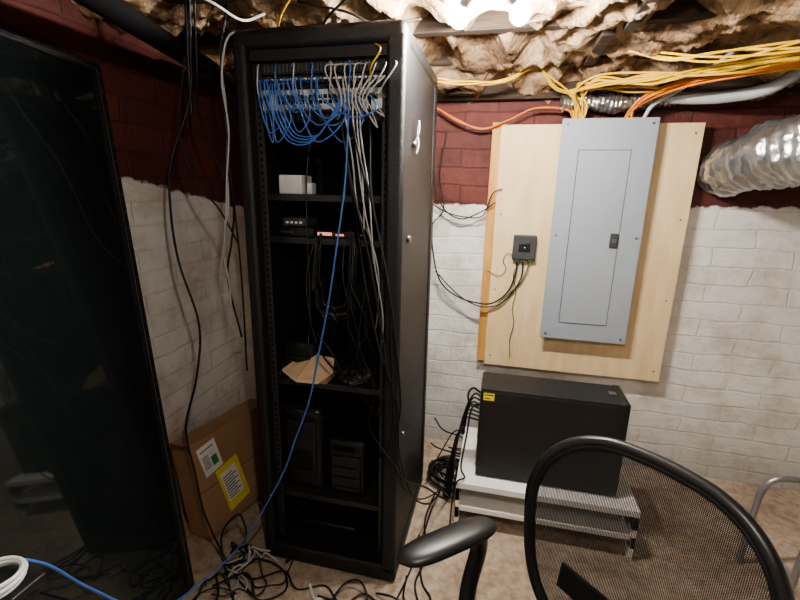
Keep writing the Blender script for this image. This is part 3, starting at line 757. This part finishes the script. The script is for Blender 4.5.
for i in range(5):
    a = i*2*math.pi/5+.3; dx, dy = math.cos(a), math.sin(a)
    b.cyl((0, 0, .10), (dx*.27, dy*.27, .07), .024, 'blackpl', .016)
    b.cyl((dx*.27, dy*.27, .075), (dx*.27, dy*.27, .04), .008, 'edge')
    for s_ in (-1, 1):
        px, py = dx*.27-dy*.014*s_, dy*.27+dx*.014*s_
        b.cyl((px+dy*.008, py-dx*.008, .0265), (px-dy*.008, py+dx*.008, .0265), .026, 'blackpl')
b.obj('star_base', ch)
def armpad(sx):
    b = B()
    n_ = 28; rings = []; NJ = 20
    for j in range(NJ+1):
        t = j/NJ; y = -.065+t*.27
        e = max(0.0, 1-abs(2*t-1)**4)**.5
        w = max(.040*e, .005); h = max(.016*e, .003)
        zc = .70-.014*(1-t)**2-.003*t; xc = sx*(.315+.045*(1-t)**1.3)
        rings.append([b.bm.verts.new((xc+w*math.copysign(abs(math.cos(2*math.pi*k/n_))**.8, math.cos(2*math.pi*k/n_)), y, zc+h*math.sin(2*math.pi*k/n_))) for k in range(n_)])
    b.mi('blackpl')
    for a, c in zip(rings, rings[1:]):
        for k in range(n_):
            f = b.bm.faces.new((a[k], a[(k+1) % n_], c[(k+1) % n_], c[k])); f.smooth = True
    b.bm.faces.new(rings[0]); b.bm.faces.new(rings[-1])
    b.obj('armrest_pad', ch)
for sx in (-1, 1): armpad(sx)
cables('armrest_supports', sum([[([(sx*.318, .155, .69), (sx*.325, .165, .62), (sx*.32, .13, .50), (sx*.26, .08, .42), (sx*.10, .05, .415)], .021, 'blackpl')] for sx in (-1, 1)], []), ch, res=5)

# ------------------------------------------------------------ metal stool at far right
it = []
for y in (1.52, 1.80):
    it.append(([(1.10, y, .005), (1.11, y, .25), (1.12, y, .36), (1.155, y, .415), (1.22, y, .428), (1.36, y, .428), (1.44, y, .415), (1.475, y, .36), (1.49, y, .25), (1.51, y, .005)], .012, 'steel'))
it += [([(1.11, 1.52, .2), (1.11, 1.80, .2)], .009, 'steel'), ([(1.485, 1.52, .2), (1.485, 1.80, .2)], .009, 'steel')]
st = empty('metal_stool'); cables('tube_frame', it, st, res=4)
b = B(); b.rbox((1.24, 1.50, .435), (1.42, 1.82, .46), 'dgrey', .01, 3); b.obj('stool_seat', st)

# ------------------------------------------------------------ lights
fx = empty('twin_bulb_ceiling_light')
b = B()
b.rbox((-.16, 1.315, 2.02), (.02, 1.370, 2.074), 'socket', .006, 2)
bulbs = B()
for xs, tx in ((-.13, -.165), (-.02, .015)):
    p = Vector((xs, 1.345, 2.03)); q = Vector((tx, 1.44, 2.00)); d = (q-p).normalized()
    b.cyl(p, p+d*.045, .019, 'socket')
    bulbs.cyl(p+d*.04, p+d*.075, .014, 'bulb', .024)
    bulbs.sph(p+d*.092, .028, 'bulb')
b.obj('sockets', fx); bulbs.obj('bulbs', fx)
fx2 = empty('added_fill_light')  # added fill lamp, out of view, to brighten the room and rack interior
b = B(); b.rbox((.0, .10, 2.02), (.10, .20, 2.075), 'socket', .006, 2); b.cyl((.05, .15, 2.03), (.05, .15, 1.98), .02, 'socket'); b.obj('socket', fx2)
b = B(); b.sph((.05, .15, 1.95), .032, 'fill_bulb'); b.obj('bulb', fx2)

w = bpy.data.worlds.new('world'); scene.world = w; w.use_nodes = True
w.node_tree.nodes['Background'].inputs[0].default_value = (.02, .02, .02, 1)

# ------------------------------------------------------------ camera
p, yaw, rl = math.radians(14.3), math.radians(12.7), math.radians(1.2)
fh = Vector((-math.sin(yaw), math.cos(yaw), 0)); rt0 = Vector((math.cos(yaw), math.sin(yaw), 0)); Z = Vector((0, 0, 1))
fwd = fh*math.cos(p)-Z*math.sin(p); up0 = fh*math.sin(p)+Z*math.cos(p)
Rv = rt0*math.cos(rl)+up0*math.sin(rl); Uv = up0*math.cos(rl)-rt0*math.sin(rl)
cam = bpy.data.cameras.new('camera'); co = bpy.data.objects.new('camera', cam); COL.objects.link(co)
cam.sensor_width = 36; cam.lens = 36*430/800; cam.clip_start = .02
co.matrix_world = Matrix(((Rv.x, Uv.x, -fwd.x, 0), (Rv.y, Uv.y, -fwd.y, 0), (Rv.z, Uv.z, -fwd.z, 1.51), (0, 0, 0, 1)))
scene.camera = co
